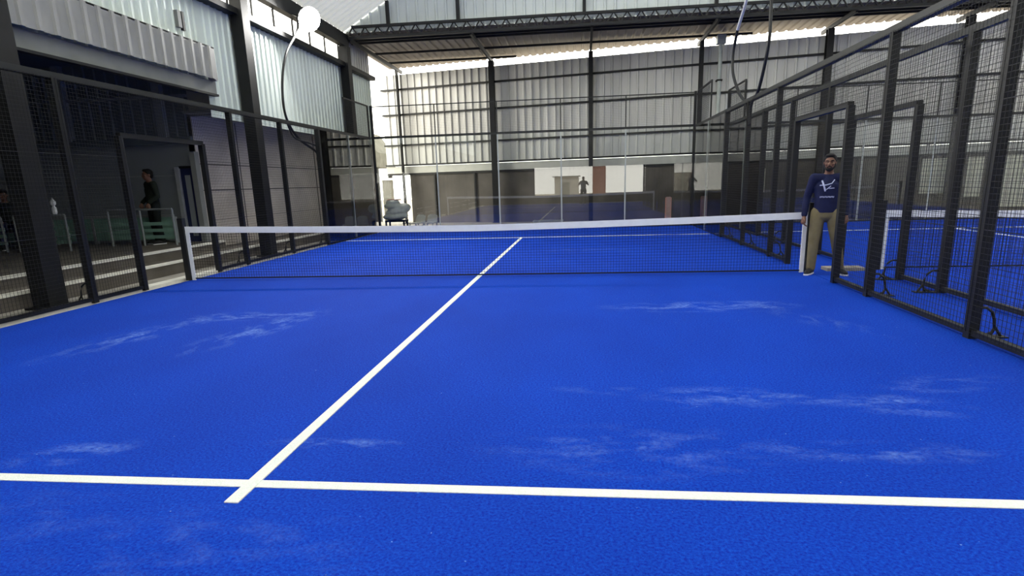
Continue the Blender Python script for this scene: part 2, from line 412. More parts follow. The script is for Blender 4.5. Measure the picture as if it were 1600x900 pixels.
for k, x in enumerate(WCX):
    lab = ('at the bright gap', 'second from the bright gap', 'third from the bright gap', 'beside the pale downpipe',
           'behind the man by the gate', 'sixth from the bright gap', 'seventh from the bright gap')[k]
    r = single('lean_to_rafter', MB().beam((x, 10.05, 5.97), (x, wy(x, -.5), 5.93), .07, .12), M['darkmet'], (x, 12, 5.95),
               'dark lean-to rafter over the far wall column %s' % lab, 'rafter', 'lean-to rafters')
    y = wy(x, .12)
    fw_ = (.03, .10, .075, .06, .10, .1, .1)[k]
    c = MB().box(x - fw_, x + fw_, y - .02, y, -.03, 5.9).box(x - fw_, x + fw_, y - .2, y - .18, -.03, 5.9).box(x - .015, x + .015, y - .18, y - .02, -.03, 5.9)
    c = c.box(x - .14, x + .14, y - .24, y + .01, -.03, .0)
    single('far_column', c, M['darkmet'], (x, y - .1, -.03), 'slim dark steel column on the far wall, %s' % lab, 'column', 'far wall columns')

# far wall
x0, x1 = -6.35, 19.6
o = Vector((x0, wy(x0), 2.26)); L_ = (Vector((x1, wy(x1), 0)) - Vector((x0, wy(x0), 0))).length
struct('wall_far', MB().corr(o, WD, L_, (0, 0, 1), 3.5, WN, .3, .035, .05, .02), M['sheetgrey'])
def strip(x0, x1, z0, z1, d0, d1):
    return MB().prism([(x0, wy(x0)), (x1, wy(x1)), (x1, wy(x1)), (x0, wy(x0))][:2] + [(x1, 1), (x0, 1)], lambda a, b: (0, 0, 0), lambda a, b: (0, 0, 0)) if 0 else \
        MB().add([Vector((x, wy(x), z)) + WN * d for z in (z0, z1) for (x, d) in ((x0, d0), (x1, d0), (x1, d1), (x0, d1))],
                 [(0, 3, 2, 1), (4, 5, 6, 7), (0, 1, 5, 4), (1, 2, 6, 5), (2, 3, 7, 6), (3, 0, 4, 7)])
for k, (z, nm) in enumerate(((2.30, 'lowest'), (3.08, 'second'), (4.25, 'third'), (5.2, 'topmost'))):
    s_ = strip(x0, x1, z - .03, z + .03, .035, .11)
    single('wall_girt', s_, M['darkmet'], (5, wy(5), z), 'thin dark girt along the ribbed far wall, %s of four' % nm, 'girt', 'far wall girts')
struct('trim_10', strip(-6.35, 19.6, 1.98, 2.25, -.02, .05), M['flash'])
struct('wall_far_lower', strip(-5.36, 19.6, -.03, 1.98, -.1, -.02), M['lower'])
struct('trim_11', strip(-6.35, 19.6, 1.90, 1.98, -.02, .03), M['darkmet'])
for k, xx in enumerate((-4.3, -2.6, 6.6, 8.2, 10.6)):
    struct('trim_%d' % (12 + k), strip(xx, xx + .06, 0, 1.9, -.02, .03), M['darkmet'])
for k, (xa, xb, z0, z1) in enumerate(((12.45, 13.25, .75, 1.84), (13.65, 14.1, .62, 1.84), (14.55, 15.6, .3, 1.86), (7.2, 7.9, .9, 1.7))):
    w = struct('window_%d' % (k + 1), strip(xa, xb, z0, z1, -.02, .02), M['paleboard'])
    f = MB()
    for (a, b_, c, d_) in ((xa - .05, xa, z0 - .05, z1 + .05), (xb, xb + .05, z0 - .05, z1 + .05), (xa, xb, z1, z1 + .05), (xa, xb, z0 - .05, z0)):
        q = strip(a, b_, c, d_, -.02, .04); f.add(q.v, q.f)
    f.build('window_frame', M['lower'], w)
# end of the hall on the neighbouring side and the wall behind the photographer
struct('wall_right', MB().corr((19.6, -14, -.03), (0, 1, 0), 24.5, (0, 0, 1), 6.2, (-1, 0, 0), .3, .03), M['sheetgrey'])
nw = MB().box(-16, -1.75, -14.15, -14, -.03, 6.2).box(6.0, 8.1, -14.15, -14, -.03, 6.2).box(10.3, 20, -14.15, -14, -.03, 6.2)
nw.box(-1.75, 6.0, -14.15, -14, 2.45, 6.2).box(-1.75, 6.0, -14.15, -14, -.03, .5).box(8.1, 10.3, -14.15, -14, 2.4, 6.2).box(8.1, 10.3, -14.15, -14, -.03, .9)
struct('wall_near', nw, M['lower'])
struct('window_9', MB().box(8.05, 10.35, -14.12, -14.1, .85, 2.45), M['curtain'])
nb = MB()
nb.add([(-6, -14.1, 6.2), (17, -14.1, 6.2), (5.5, -14.1, 12.6)], [(0, 1, 2)])
struct('wall_near_gable', nb, M['gable'])

# ------------------------------------------------------------------ hall columns on the fence side
for k, (y, lab) in enumerate(((-2.15, 'wide black steel hall column behind the mesh beside the stepped plinth'),
                              (3.85, 'tall black steel hall column rising through the roofline beside the curving cable'),
                              (9.85, 'black steel hall column at the corner where girder and eaves meet'))):
    x = -5.66; w = .13
    c = thing('hall_column', (x, y, -.03), lab, 'column', 'hall columns')
    MB().box(x - w, x + w, y - .15, y - .13, -.03, 5.73).box(x - w, x + w, y + .13, y + .15, -.03, 5.73).box(x - .012, x + .012, y - .13, y + .13, -.03, 5.73)\
        .box(x - w, x - w + .02, y - .13, y + .13, -.03, 5.73).box(x + w - .02, x + w, y - .13, y + .13, -.03, 5.73).build('shaft', M['column'], c)
    MB().box(x - .2, x + .2, y - .22, y + .22, -.03, .0).build('base_plate', M['column'], c)
    b = MB()
    for sy in (-1, 1):
        b.prism([(0, 0), (.18, 0), (0, .32)], lambda u, v, s=sy: (x - .01, y + s * (.15 + u * .4), v), lambda u, v, s=sy: (x + .01, y + s * (.15 + u * .4), v))
    b.build('gusset', M['column'], c)

# ------------------------------------------------------------------ court enclosures
def wiremesh(mb, x, ya, yb, za, zb, pitch=.05, r=.0014, axis='x', extra=()):
    n = max(1, round((yb - ya) / pitch)); m_ = max(1, round((zb - za) / pitch))
    for i in range(n + 1):
        y = ya + (yb - ya) * i / n
        if axis == 'x': mb.box(x - r, x + r, y - r, y + r, za, zb)
        else: mb.box(y - r, y + r, x - r, x + r, za, zb)
    for j in range(m_ + 1):
        z = za + (zb - za) * j / m_
        rr = r * 2.6 if any(abs(z - e) < pitch / 2 for e in extra) else r
        if axis == 'x': mb.box(x + r, x + 3 * r, ya, yb, z - rr, z + rr)
        else: mb.box(ya, yb, x + r, x + 3 * r, z - rr, z + rr)
    return mb

def fence(name, label, x, side, dy, ys_brace, far=10.0, glass=True, pw=.085):
    """side = +1 when the court lies towards +x"""
    f = thing(name, (x, dy, 0), label, 'fence')
    xp = x - side * .045
    for y in (6, 4, 2, 1, -1, -2, -4, -6):
        top = 2.31 if abs(y) == 1 else 2.98
        w = pw * (1.25 if y in (6,) else 1)
        MB().box(xp - w / 2, xp + w / 2, y + dy - w / 2, y + dy + w / 2, .001, top).build('post', M['black'], f)
    MB().box(xp - .04, xp + .04, -6 + dy, far + dy, 2.95, 3.03).build('top_rail', M['railpaint'], f)
    MB().box(xp - .04, xp + .04, -1 + dy, 1 + dy, 2.29, 2.36).build('gate_lintel', M['black'], f)
    for a, b_ in ((-6, -4), (-4, -2), (-2, -1), (1, 2), (2, 4), (4, 6)):
        q = MB().box(xp - .03, xp + .03, a + dy + .05, b_ + dy - .05, .03, .08)
        q.build('bottom_rail', M['black'], f)
        wiremesh(MB(), x + side * .004, a + dy, b_ + dy, .06, 2.96, extra=(.96, 2.0)).build('mesh_panel', M['wire'], f)
    wiremesh(MB(), x + side * .004, -1 + dy, 1 + dy, 2.34, 2.96).build('mesh_panel', M['wire'], f)
    for y in ys_brace:
        yb = y + dy
        q = MB(); xo = xp - side * .05
        pts = [(xo, yb + .02, .27), (xo - side * .06, yb + .02, .27), (xo - side * .115, yb + .02, .23), (xo - side * .14, yb + .02, .16), (xo - side * .15, yb + .02, .08), (xo - side * .12, yb + .02, .01)]
        q.tube(pts, .013, 8)
        q.tube([(xo - side * .15, yb + .02, .1), (xo - side * .21, yb + .02, .01)], .012, 8)
        q.tube([(xo - side * .145, yb + .02, .05), (xo - side * .05, yb + .02, .01)], .011, 8)
        q.box(min(xo - side * .25, xo), max(xo - side * .25, xo), yb - .03, yb + .07, .001, .012)
        q.build('brace', M['black'], f)
    if glass:
        for a in (6.05, 8.02):
            MB().box(x - .006, x + .006, a + dy, a + 1.95 + dy, .03, 2.95).build('glass_pane', M['glass'], f)
        MB().box(x - .012, x + .012, 8.0 + dy, 8.02 + dy, .03, 2.95).build('glass_joint', M['joint'], f)
        MB().box(xp - .03, xp + .03, 6.05 + dy, far + dy, -.01, .03).build('glass_channel', M['black'], f)
        q = MB().box(xp - .02, xp + .02, 7.98 + dy, 8.02 + dy, 3.02, 4.0).box(xp - .02, xp + .02, 9.96 + dy, 10.0 + dy, 3.02, 4.0)
        q.box(xp - .02, xp + .02, 8.02 + dy, 9.96 + dy, 3.96, 4.0)
        q.build('upper_frame', M['black'], f)
        wiremesh(MB(), x + side * .004, 8.02 + dy, 9.96 + dy, 3.04, 3.96, .05, .0018).build('upper_mesh', M['wire'], f)
    return f
fl = fence('mesh_fence', 'black post and wire mesh court fence standing before the stepped plinth', -5.09, 1, 0, (-2, 2, 4, 6))
fr = fence('mesh_fence', 'black post and wire mesh court fence along the passage, with the man in its gate', 5.08, -1, 0, (-4, -2, 2, 4, 6))
fn = fence('mesh_fence', 'black mesh fence of the neighbouring court, beyond the passage', 6.1, 1, .2, (-2, -1, 2, 4))

def backwall(name, label, xs, y, thick=True):
    f = thing(name, ((xs[0] + xs[-1]) / 2, y, 0), label, 'glass wall')
    a, b_ = xs[0], xs[-1]
    MB().box(a - .05, b_ + .05, y + .01, y + .07, 2.98, 3.05).build('top_rail', M['railpaint'], f)
    MB().box(a - .05, b_ + .05, y - .02, y + .03, -.01, .03).build('glass_channel', M['black'], f)
    for i in range(len(xs) - 1):
        MB().box(xs[i] + .02, xs[i + 1] - .02, y - .006, y + .006, .03, 2.98).build('glass_pane', M['glass'], f)
    for x in xs[1:-1]:
        MB().box(x - .02, x + .02, y - .008, y + .008, .03, 2.98).build('glass_joint', M['joint'], f)
    for x in (a, b_):
        MB().box(x - .035, x + .035, y + .0, y + .07, -.02, 4.0).build('corner_post', M['black'], f)
    MB().box(a, b_, y + .02, y + .05, 3.95, 3.98).build('upper_rail', M['railpaint'], f)
    for x in xs[1:-1]:
        MB().box(x - .015, x + .015, y + .02, y + .05, 3.05, 3.95).build('upper_stud', M['railpaint'], f)
    wiremesh(MB(), y + .03, a, b_, 3.05, 3.95, .05, .0014, 'y').build('upper_mesh', M['wire'], f)
    return f
bw = backwall('glass_back_wall', 'clear glass back wall of the blue court under a dark rail and thin mesh', (-5.07, -3, -1, 1, 3, 5.07), 10.08)
bn = backwall('glass_back_wall', 'glass back wall of the neighbouring court seen through the mesh fence', (6.12, 8.1, 10.1, 12.1, 14.1, 16.15), 10.3)

def court_net(label, x0, x1, y, posts=(True, True), zc=.83, zs=.91):
    n = thing('court_net', ((x0 + x1) / 2, y, 0), label, 'net')
    xm = (x0 + x1) / 2; hw = (x1 - x0) / 2
    def top(x): return zc + (zs - zc) * abs((x - xm) / hw) ** 1.4
    K = 24; q = MB(); vs = []; fs = []
    for i in range(K + 1):
        x = x0 + (x1 - x0) * i / K; z = top(x)
        for (dy, dz) in ((-.009, -.10), (-.009, 0), (.009, 0), (.009, -.10)): vs.append((x, y + dy, z + dz))
    for i in range(K):
        for k in range(4): fs.append((i * 4 + k, i * 4 + (k + 1) % 4, (i + 1) * 4 + (k + 1) % 4, (i + 1) * 4 + k))
    fs += [(0, 1, 2, 3), tuple(K * 4 + k for k in (3, 2, 1, 0))]
    q.add(vs, fs); q.build('top_band', M['white'], n)
    for s_, x in ((1, x0), (-1, x1)):
        xa, xb = sorted((x, x + s_ * .06))
        MB().box(xa, xb, y - .012, y + .012, .0, top(x) - .09).build('side_band', M['white'], n)
    r = .0017; q = MB(); nx = int((x1 - x0) / .045)
    for i in range(nx + 1):
        x = x0 + (x1 - x0) * i / nx; q.box(x - r, x + r, y - r, y + r, .035, top(x) - .08)
    for j in range(18):
        a = j / 17
        for i in range(12):
            xa = x0 + (x1 - x0) * i / 12; xb = x0 + (x1 - x0) * (i + 1) / 12
            za = .035 + a * (top(xa) - .11); zb = .035 + a * (top(xb) - .11)
            q.beam((xa, y + .003, za), (xb, y + .003, zb), r * 2, r * 2)
    q.build('netting', M['netcord'], n)
    MB().box(x0, x1, y - .008, y + .008, .02, .04).build('bottom_cord', M['netcord'], n)
    for i, (s_, x) in enumerate(((-1, x0), (1, x1))):
        if posts[i]:
            MB().box(x + s_ * .02 - .045 + s_ * .03, x + s_ * .02 + .045 + s_ * .03, y - .045, y + .045, 0, 1.05).build('net_post', M['black'], n)
    return n
court_net('long black court net with white top band across the blue court', -5.0, 5.05, 0)
court_net('black net with white band on the neighbouring court, behind the mesh', 6.24, 16.1, .2, zc=.80, zs=.9)

# ------------------------------------------------------------------ services: cables, pipe, lamp
def curve(pts, n=8):
    P = [Vector(p) for p in pts]; P = [P[0] * 2 - P[1]] + P + [P[-1] * 2 - P[-2]]; out = []
    for i in range(1, len(P) - 2):
        for k in range(n):
            t = k / n; a, b_, c, d_ = P[i - 1:i + 3]
            out.append(.5 * ((2 * b_) + (c - a) * t + (2 * a - 5 * b_ + 4 * c - d_) * t * t + (3 * b_ - a - 3 * c + d_) * t ** 3))
    return out + [P[-2]]
cb = thing('hanging_cable', (-5.4, 6, 2.4), 'black cable curving from the floodlight down to the court fence post', 'cable')
MB().tube(curve([(-5.52, 6.4, 5.7), (-5.42, 6.06, 5.3), (-5.4, 5.29, 4.64), (-5.4, 4.93, 3.93), (-5.4, 4.91, 3.21), (-5.4, 5.43, 2.73), (-5.3, 6.2, 2.42), (-5.19, 6.0, 2.2)]), .03, 8).build('sheath', M['cable'], cb)
MB().tube(curve([(-5.4, 4.93, 3.05), (-5.38, 5.2, 2.72), (-5.3, 5.8, 2.62), (-5.19, 6.0, 2.56)]), .022, 8).build('branch_cable', M['cable'], cb)
c1 = thing('hanging_cable', (5.1, 5.2, 3), 'pale-topped cable looping from the roof down to the fence rail', 'cable')
MB().tube(curve([(5.1, 4.2, 6.2), (5.1, 4.51, 5.2), (5.1, 5.3, 4.62)]), .032, 8).build('pale_conduit', M['conduit'], c1)
MB().tube(curve([(5.1, 5.3, 4.62), (5.1, 5.6, 4.2), (5.1, 5.52, 3.75), (5.11, 4.9, 3.25), (5.12, 4.3, 2.95), (5.13, 4.05, 2.6)]), .032, 8).build('sheath', M['cable'], c1)
c2 = thing('hanging_cable', (5.1, 3, 3), 'black cable hanging beside the pale-topped one, meeting the same rail', 'cable')
MB().tube(curve([(5.1, 2.9, 6.2), (5.1, 2.87, 5.0), (5.1, 2.8, 4.4), (5.1, 2.82, 3.8), (5.1, 3.3, 3.1), (5.12, 3.85, 2.9), (5.13, 3.95, 2.5)]), .03, 8).build('sheath', M['cable'], c2)
xs_ = 6.25
dp = thing('downpipe', (xs_, wy(xs_) - .2, 2), 'pale galvanised downpipe on the far wall under the lean-to roof', 'pipe')
MB().tube([(xs_, wy(xs_, .22), 2.3), (xs_, wy(xs_, .22), 6.0)], .065, 12).build('pipe', M['galv'], dp)
MB().box(xs_ - .14, xs_ + .14, wy(xs_, .36), wy(xs_, .08), 5.75, 6.02).build('hopper', M['galv'], dp)
for z in (3.2, 4.6):
    MB().box(xs_ - .09, xs_ + .09, wy(xs_, .3), wy(xs_, .03), z, z + .05).build('pipe_clip', M['darkmet'], dp)
fd = thing('floodlight', (-5.15, 6.25, 5.6), 'lit floodlight glaring under the eaves beside the pale sheet wall', 'floodlight')
aim = Vector((.75, -.6, -.42)).normalized(); cpos = Vector((-5.15, 6.27, 5.63))
sx = aim.cross(Vector((0, 0, 1))).normalized(); sy = sx.cross(aim)
def orient(mb, w, h, d0, d1):
    vs = [cpos + sx * (i * w / 2) + sy * (j * h / 2) + aim * d for d in (d0, d1) for i, j in ((-1, -1), (1, -1), (1, 1), (-1, 1))]
    return mb.add(vs, [(3, 2, 1, 0), (4, 5, 6, 7)] + [(i, (i + 1) % 4, (i + 1) % 4 + 4, i + 4) for i in range(4)])
def dish(mb, prof, n=28):
    vs = [cpos + aim * d + (sx * math.cos(2 * PI * k / n) + sy * math.sin(2 * PI * k / n)) * r for r, d in prof for k in range(n)]
    return mb.add(vs, [(i * n + k, i * n + (k + 1) % n, (i + 1) * n + (k + 1) % n, (i + 1) * n + k) for i in range(len(prof) - 1) for k in range(n)]
                  + [tuple(reversed(range(n))), tuple((len(prof) - 1) * n + k for k in range(n))])
dish(MB(), [(.12, -.22), (.2, -.18), (.27, -.04), (.3, 0)]).build('housing', M['black'], fd)
dish(MB(), [(.29, .0), (.28, .02), (.2, .05), (.08, .065)]).build('lens', M['lens'], fd)
MB().tube([cpos - aim * .05 + sx * .3, cpos - aim * .3 + sx * .3 , cpos - aim * .34, cpos - aim * .3 - sx * .3, cpos - aim * .05 - sx * .3], .018, 8).build('bracket', M['black'], fd)

# ------------------------------------------------------------------ things beyond the glass
wb = thing('wrapped_bundle', (-4.85, 11.3, -.03), 'lumpy bundle in pale plastic wrap on a dark stand behind the glass', 'bundle')
b = MB()
for (x, y, z, r) in ((-4.88, 11.3, .44, (.46, .32, .13)), (-4.80, 11.27, .62, (.42, .3, .13)), (-4.92, 11.3, .80, (.34, .28, .12)), (-4.55, 11.3, .72, (.24, .24, .17)), (-4.95, 11.3, .94, (.24, .22, .08))):
    b.ell((x, y, z), r, Matrix.Rotation(random.uniform(-.14, .14), 3, 'Y'), 20, 12)
o = b.build('wrapping', M['wrap'], wb, True)
rm = o.modifiers.new('r', 'REMESH'); rm.mode = 'VOXEL'; rm.voxel_size = .03
tx = bpy.data.textures.new('folds', 'CLOUDS'); tx.noise_scale = .16
dm = o.modifiers.new('d', 'DISPLACE'); dm.texture = tx; dm.strength = .05
b = MB().box(-5.2, -4.5, 11.05, 11.55, .26, .32)
b.build('stand_top', M['darkmet'], wb)
for sx_ in (-5.17, -4.53):
    for sy_ in (11.08, 11.5):
        MB().box(sx_ - .025, sx_ + .025, sy_ - .025, sy_ + .025, -.03, .26).build('leg', M['darkmet'], wb)
MB().box(-5.12, -4.66, 11.22, 11.38, 1.0, 1.04).build('red_strap', M['red'], wb)

def chair(x, y, rz, label):
    c = thing('plastic_chair', (x, y, -.03), label, 'chair', 'white chairs behind the glass')
    def at(mb): 
        R_ = Matrix.Rotation(rz, 3, 'Z'); mb.v = [tuple(R_ @ Vector(v) + Vector((x, y, -.03))) for v in mb.v]; return mb
    at(MB().box(-.2, .2, -.2, .2, .22, .25)).build('seat', M['plastic'], c)
    q = MB(); 
    q.prism([(-.2, 0), (-.18, .3), (-.1, .36), (.1, .36), (.18, .3), (.2, 0)], lambda u, v: (u, .19 + v * .25, (.24 + v * .75)), lambda u, v: (u, .215 + v * .25, (.24 + v * .75)))
    at(q).build('backrest', M['plastic'], c)
    for i in (-1, 1):
        for j in (-1, 1): at(MB().beam((i * .17, j * .17, .23), (i * .2, j * .2, 0), .035)).build('leg', M['plastic'], c)
chair(-4.1, 11.2, -.35, 'small white plastic chair next to the wrapped bundle behind the glass')
chair(-3.62, 11.15, -.15, 'small white plastic chair behind the glass, further from the wrapped bundle')
bx = thing('storage_box', (.5, 10.9, -.03), 'pale grey storage box behind the glass, just over the net band', 'box')
MB().box(.03, .99, 10.7, 11.2, -.03, .17).build('body', M['plastic'], bx)
MB().box(.01, 1.01, 10.68, 11.22, .17, .21).build('lid', M['flash'], bx)
bo = thing('barrier_post', (4.5, 11.2, -.03), 'faded pink barrier post with dark red edges behind the glass', 'post')
MB().box(4.43, 4.57, 11.14, 11.26, -.03, .87).build('shaft', M['pink'], bo)
for s_ in (-1, 1): MB().box(4.5 + s_ * .085 - .012, 4.5 + s_ * .085 + .012, 11.15, 11.25, -.03, .85).build('edge_strip', M['red'], bo)
MB().box(4.36, 4.64, 11.05, 11.35, -.03, .02).build('base', M['darkmet'], bo)

# railings in the recess
def railing(xa, xb, y, ztop, label, green=True, step=.62):
    r = thing('railing', ((xa + xb) / 2, y, .37), label, 'railing', 'railings in the dark recess')
    MB().tube([(xa, y, ztop), (xb, y, ztop)], .022, 8).build('top_tube', M['greyrail'], r)
    n = max(1, round((xb - xa) / step))
    for i in range(n + 1):
        x = xa + (xb - xa) * i / n
        MB().tube([(x, y, .37), (x, y, ztop)], .022, 8).build('upright', M['greyrail'], r)
    for z in (.52, .66, .80):
        MB().box(xa, xb, y + .025, y + .045, z, z + .07).build('green_board', M['greenrail'], r)
    return r
railing(-8.55, -7.05, 2.6, 1.14, 'low railing with pale green boards before the recess doorway')
railing(-9.9, -8.75, 1.7, 1.10, 'low railing with pale green boards carrying the white bottle')
railing(-11.9, -10.2, 1.7, 1.08, 'low railing with pale green boards beside the seated dark figure')
lb = thing('low_partition', (-9, 3.2, .37), 'long low green and white partition along the foot of the recess wall', 'partition')
MB().box(-12.5, -7.5, 3.2, 3.26, .45, .95).build('panel', M['greenrail'], lb)
MB().box(-12.5, -7.5, 3.17, 3.29, .95, 1.0).build('rail', M['greyrail'], lb)
for i in range(6): MB().box(-12.5 + i, -12.44 + i, 3.18, 3.28, .37, .95).build('post', M['greyrail'], lb)
bt = thing('bottle', (-8.95, 1.7, 1.122), 'small white bottle standing on the railing tube', 'bottle')
prof = [(.03, 0), (.045, .02), (.045, .12), (.025, .155), (.022, .17), (.05, .2), (.05, .25), (.02, .29), (.006, .33)]
q = MB(); n = 14; vs = [(-8.95 + r * math.cos(2 * PI * k / n), 1.7 + r * math.sin(2 * PI * k / n), 1.122 + z) for r, z in prof for k in range(n)]
q.add(vs, [(i * n + k, i * n + (k + 1) % n, (i + 1) * n + (k + 1) % n, (i + 1) * n + k) for i in range(len(prof) - 1) for k in range(n)] + [tuple(range(n)), tuple((len(prof) - 1) * n + k for k in range(n))])
q.build('body', M['white'], bt, True)

# outdoors, seen through the gap and in the glass reflection
pl = thing('outdoor_pillar', (-7.1, 17.5, -.26), 'weathered masonry pillar outdoors beyond the bright gap', 'pillar')
MB().box(-7.28, -6.92, 17.3, 17.7, -.26, 1.75).build('shaft', M['pillar'], pl)
MB().box(-7.34, -6.86, 17.24, 17.76, 1.75, 1.85).build('cap', M['kerb'], pl)
cp = thing('canopy', (-9.2, 19, -.26), 'outdoor canopy with a sloping roof edge beyond the bright gap', 'canopy')
q = MB(); q.prism([(-11, 4.2), (-8.3, 3.95), (-7.6, 3.0), (-7.6, 2.35), (-11, 2.35)], lambda u, v: (u, 18.0, v), lambda u, v: (u, 20.5, v))
q.build('roof', M['pillar'], cp)
for x, y in ((-7.8, 18.2), (-10.6, 18.2), (-7.8, 20.2), (-10.6, 20.2)):
    MB().box(x - .09, x + .09, y - .09, y + .09, -.26, 2.35).build('post', M['darkmet'], cp)
rb = thing('sign_board', (3.2, -18, -.26), 'faded red board standing outdoors, mirrored in the glass back wall', 'board')
MB().box(2.4, 3.4, -18.05, -18, -.1, 3.2).build('panel', M['red'], rb)
for x in (2.45, 3.3): MB().box(x, x + .06, -18.1, -18.05, -.26, 3.2).build('post', M['darkmet'], rb)
hw = thing('shed', (.3, -25, -.26), 'small whitewashed shed outdoors, mirrored in the glass back wall', 'shed')
MB().box(-.8, 1.3, -26, -24, -.26, 1.85).build('body', M['plastic'], hw)
MB().box(-.3, .5, -24.0, -23.95, -.2, 1.4).build('door', M['flash'], hw)
MB().box(-.95, 1.45, -26.2, -23.8, 1.85, 1.93).build('roof_slab', M['flash'], hw)

# ------------------------------------------------------------------ people
def remeshed(mb, name, m, parent, vox=.009, smooth=6, rot=0, loc=(0, 0, 0)):
    me = bpy.data.meshes.new('tmp'); me.from_pydata(mb.v, [], mb.f)
    ob = bpy.data.objects.new('tmp', me); COL.objects.link(ob)
    r = ob.modifiers.new('r', 'REMESH'); r.mode = 'VOXEL'; r.voxel_size = vox
    s = ob.modifiers.new('s', 'SMOOTH'); s.iterations = smooth; s.factor = .5
    dg = bpy.context.evaluated_depsgraph_get(); dg.update()
    out = bpy.data.meshes.new_from_object(ob.evaluated_get(dg)); out.name = name
    bpy.data.objects.remove(ob)
    out.materials.clear(); out.materials.append(m)
    for p in out.polygons: p.use_smooth = True
    o = bpy.data.objects.new(name, out); COL.objects.link(o); o.parent = parent
    if parent is None:
        o.location = loc; o.rotation_euler = (0, 0, rot); ORG[o] = (0, 0, 0)
    return o

def hand(mb, w, d, side, palm_n, curl=.5, s=1.0):
    """palm and five fingers: w wrist, d direction to the knuckles, palm_n normal of the palm side"""
    w = Vector(w); d = Vector(d).normalized(); pn = Vector(palm_n); pn = (pn - d * pn.dot(d)).normalized(); lat = d.cross(pn).normalized() * side
    mb.limb([w, w + d * .045 * s, w + d * .085 * s], [.024 * s, .033 * s, .036 * s], 10)
    mb.limb([w + d * .05 * s + lat * .018 * s, w + d * .088 * s + lat * .03 * s], [.017 * s, .015 * s], 8)
    mb.limb([w + d * .05 * s - lat * .018 * s, w + d * .088 * s - lat * .03 * s], [.017 * s, .015 * s], 8)
    for k, (off, ln) in enumerate(((.033, .072), (.012, .082), (-.010, .076), (-.031, .060))):
        b = w + d * .088 * s + lat * off * s; a = b; pts = [b]; ang = .15
        for seg in (.45, .32, .23):
            ang += curl * .7
            a = a + (d * math.cos(ang) + pn * math.sin(ang)) * ln * seg * s + lat * off * .05 * s; pts.append(a)
        mb.limb(pts, [.0105 * s, .0098 * s, .009 * s, .0078 * s], 8)
    b = w + d * .03 * s + lat * .028 * s
    mb.limb([b, b + d * .028 * s + lat * .03 * s + pn * .012 * s, b + d * .06 * s + lat * .038 * s + pn * .025 * s], [.014 * s, .012 * s, .0095 * s], 8)

def head(mb, c, yaw, nod=0, s=1.0):
    """head about its centre, facing -Y before yaw"""
    R_ = Matrix.Rotation(yaw, 3, 'Z') @ Matrix.Rotation(nod, 3, 'X')
    c = Vector(c); F = lambda x, y, z: c + R_ @ Vector((x, y, z)) * s
    mb.ell(F(0, .012, .03), (.076 * s, .096 * s, .092 * s), R_, 24, 16)
    mb.ell(F(0, -.018, -.035), (.062 * s, .075 * s, .082 * s), R_, 20, 14)
    mb.ell(F(0, -.045, -.088), (.036 * s, .036 * s, .028 * s), R_)
    mb.ell(F(0, -.076, .022), (.052 * s, .020 * s, .014 * s), R_)
    for sx_ in (-1, 1):
        mb.ell(F(sx_ * .043, -.064, -.022), (.022 * s, .022 * s, .02 * s), R_)
        mb.ell(F(sx_ * .078, .012, -.005), (.010 * s, .02 * s, .032 * s), R_)
    mb.limb([F(0, -.088, .008), F(0, -.103, -.026)], [.009 * s, .015 * s], 8)
    mb.ell(F(0, -.089, -.056), (.026 * s, .013 * s, .008 * s), R_)
    mb.ell(F(0, -.086, -.068), (.022 * s, .012 * s, .008 * s), R_)
    return F, R_

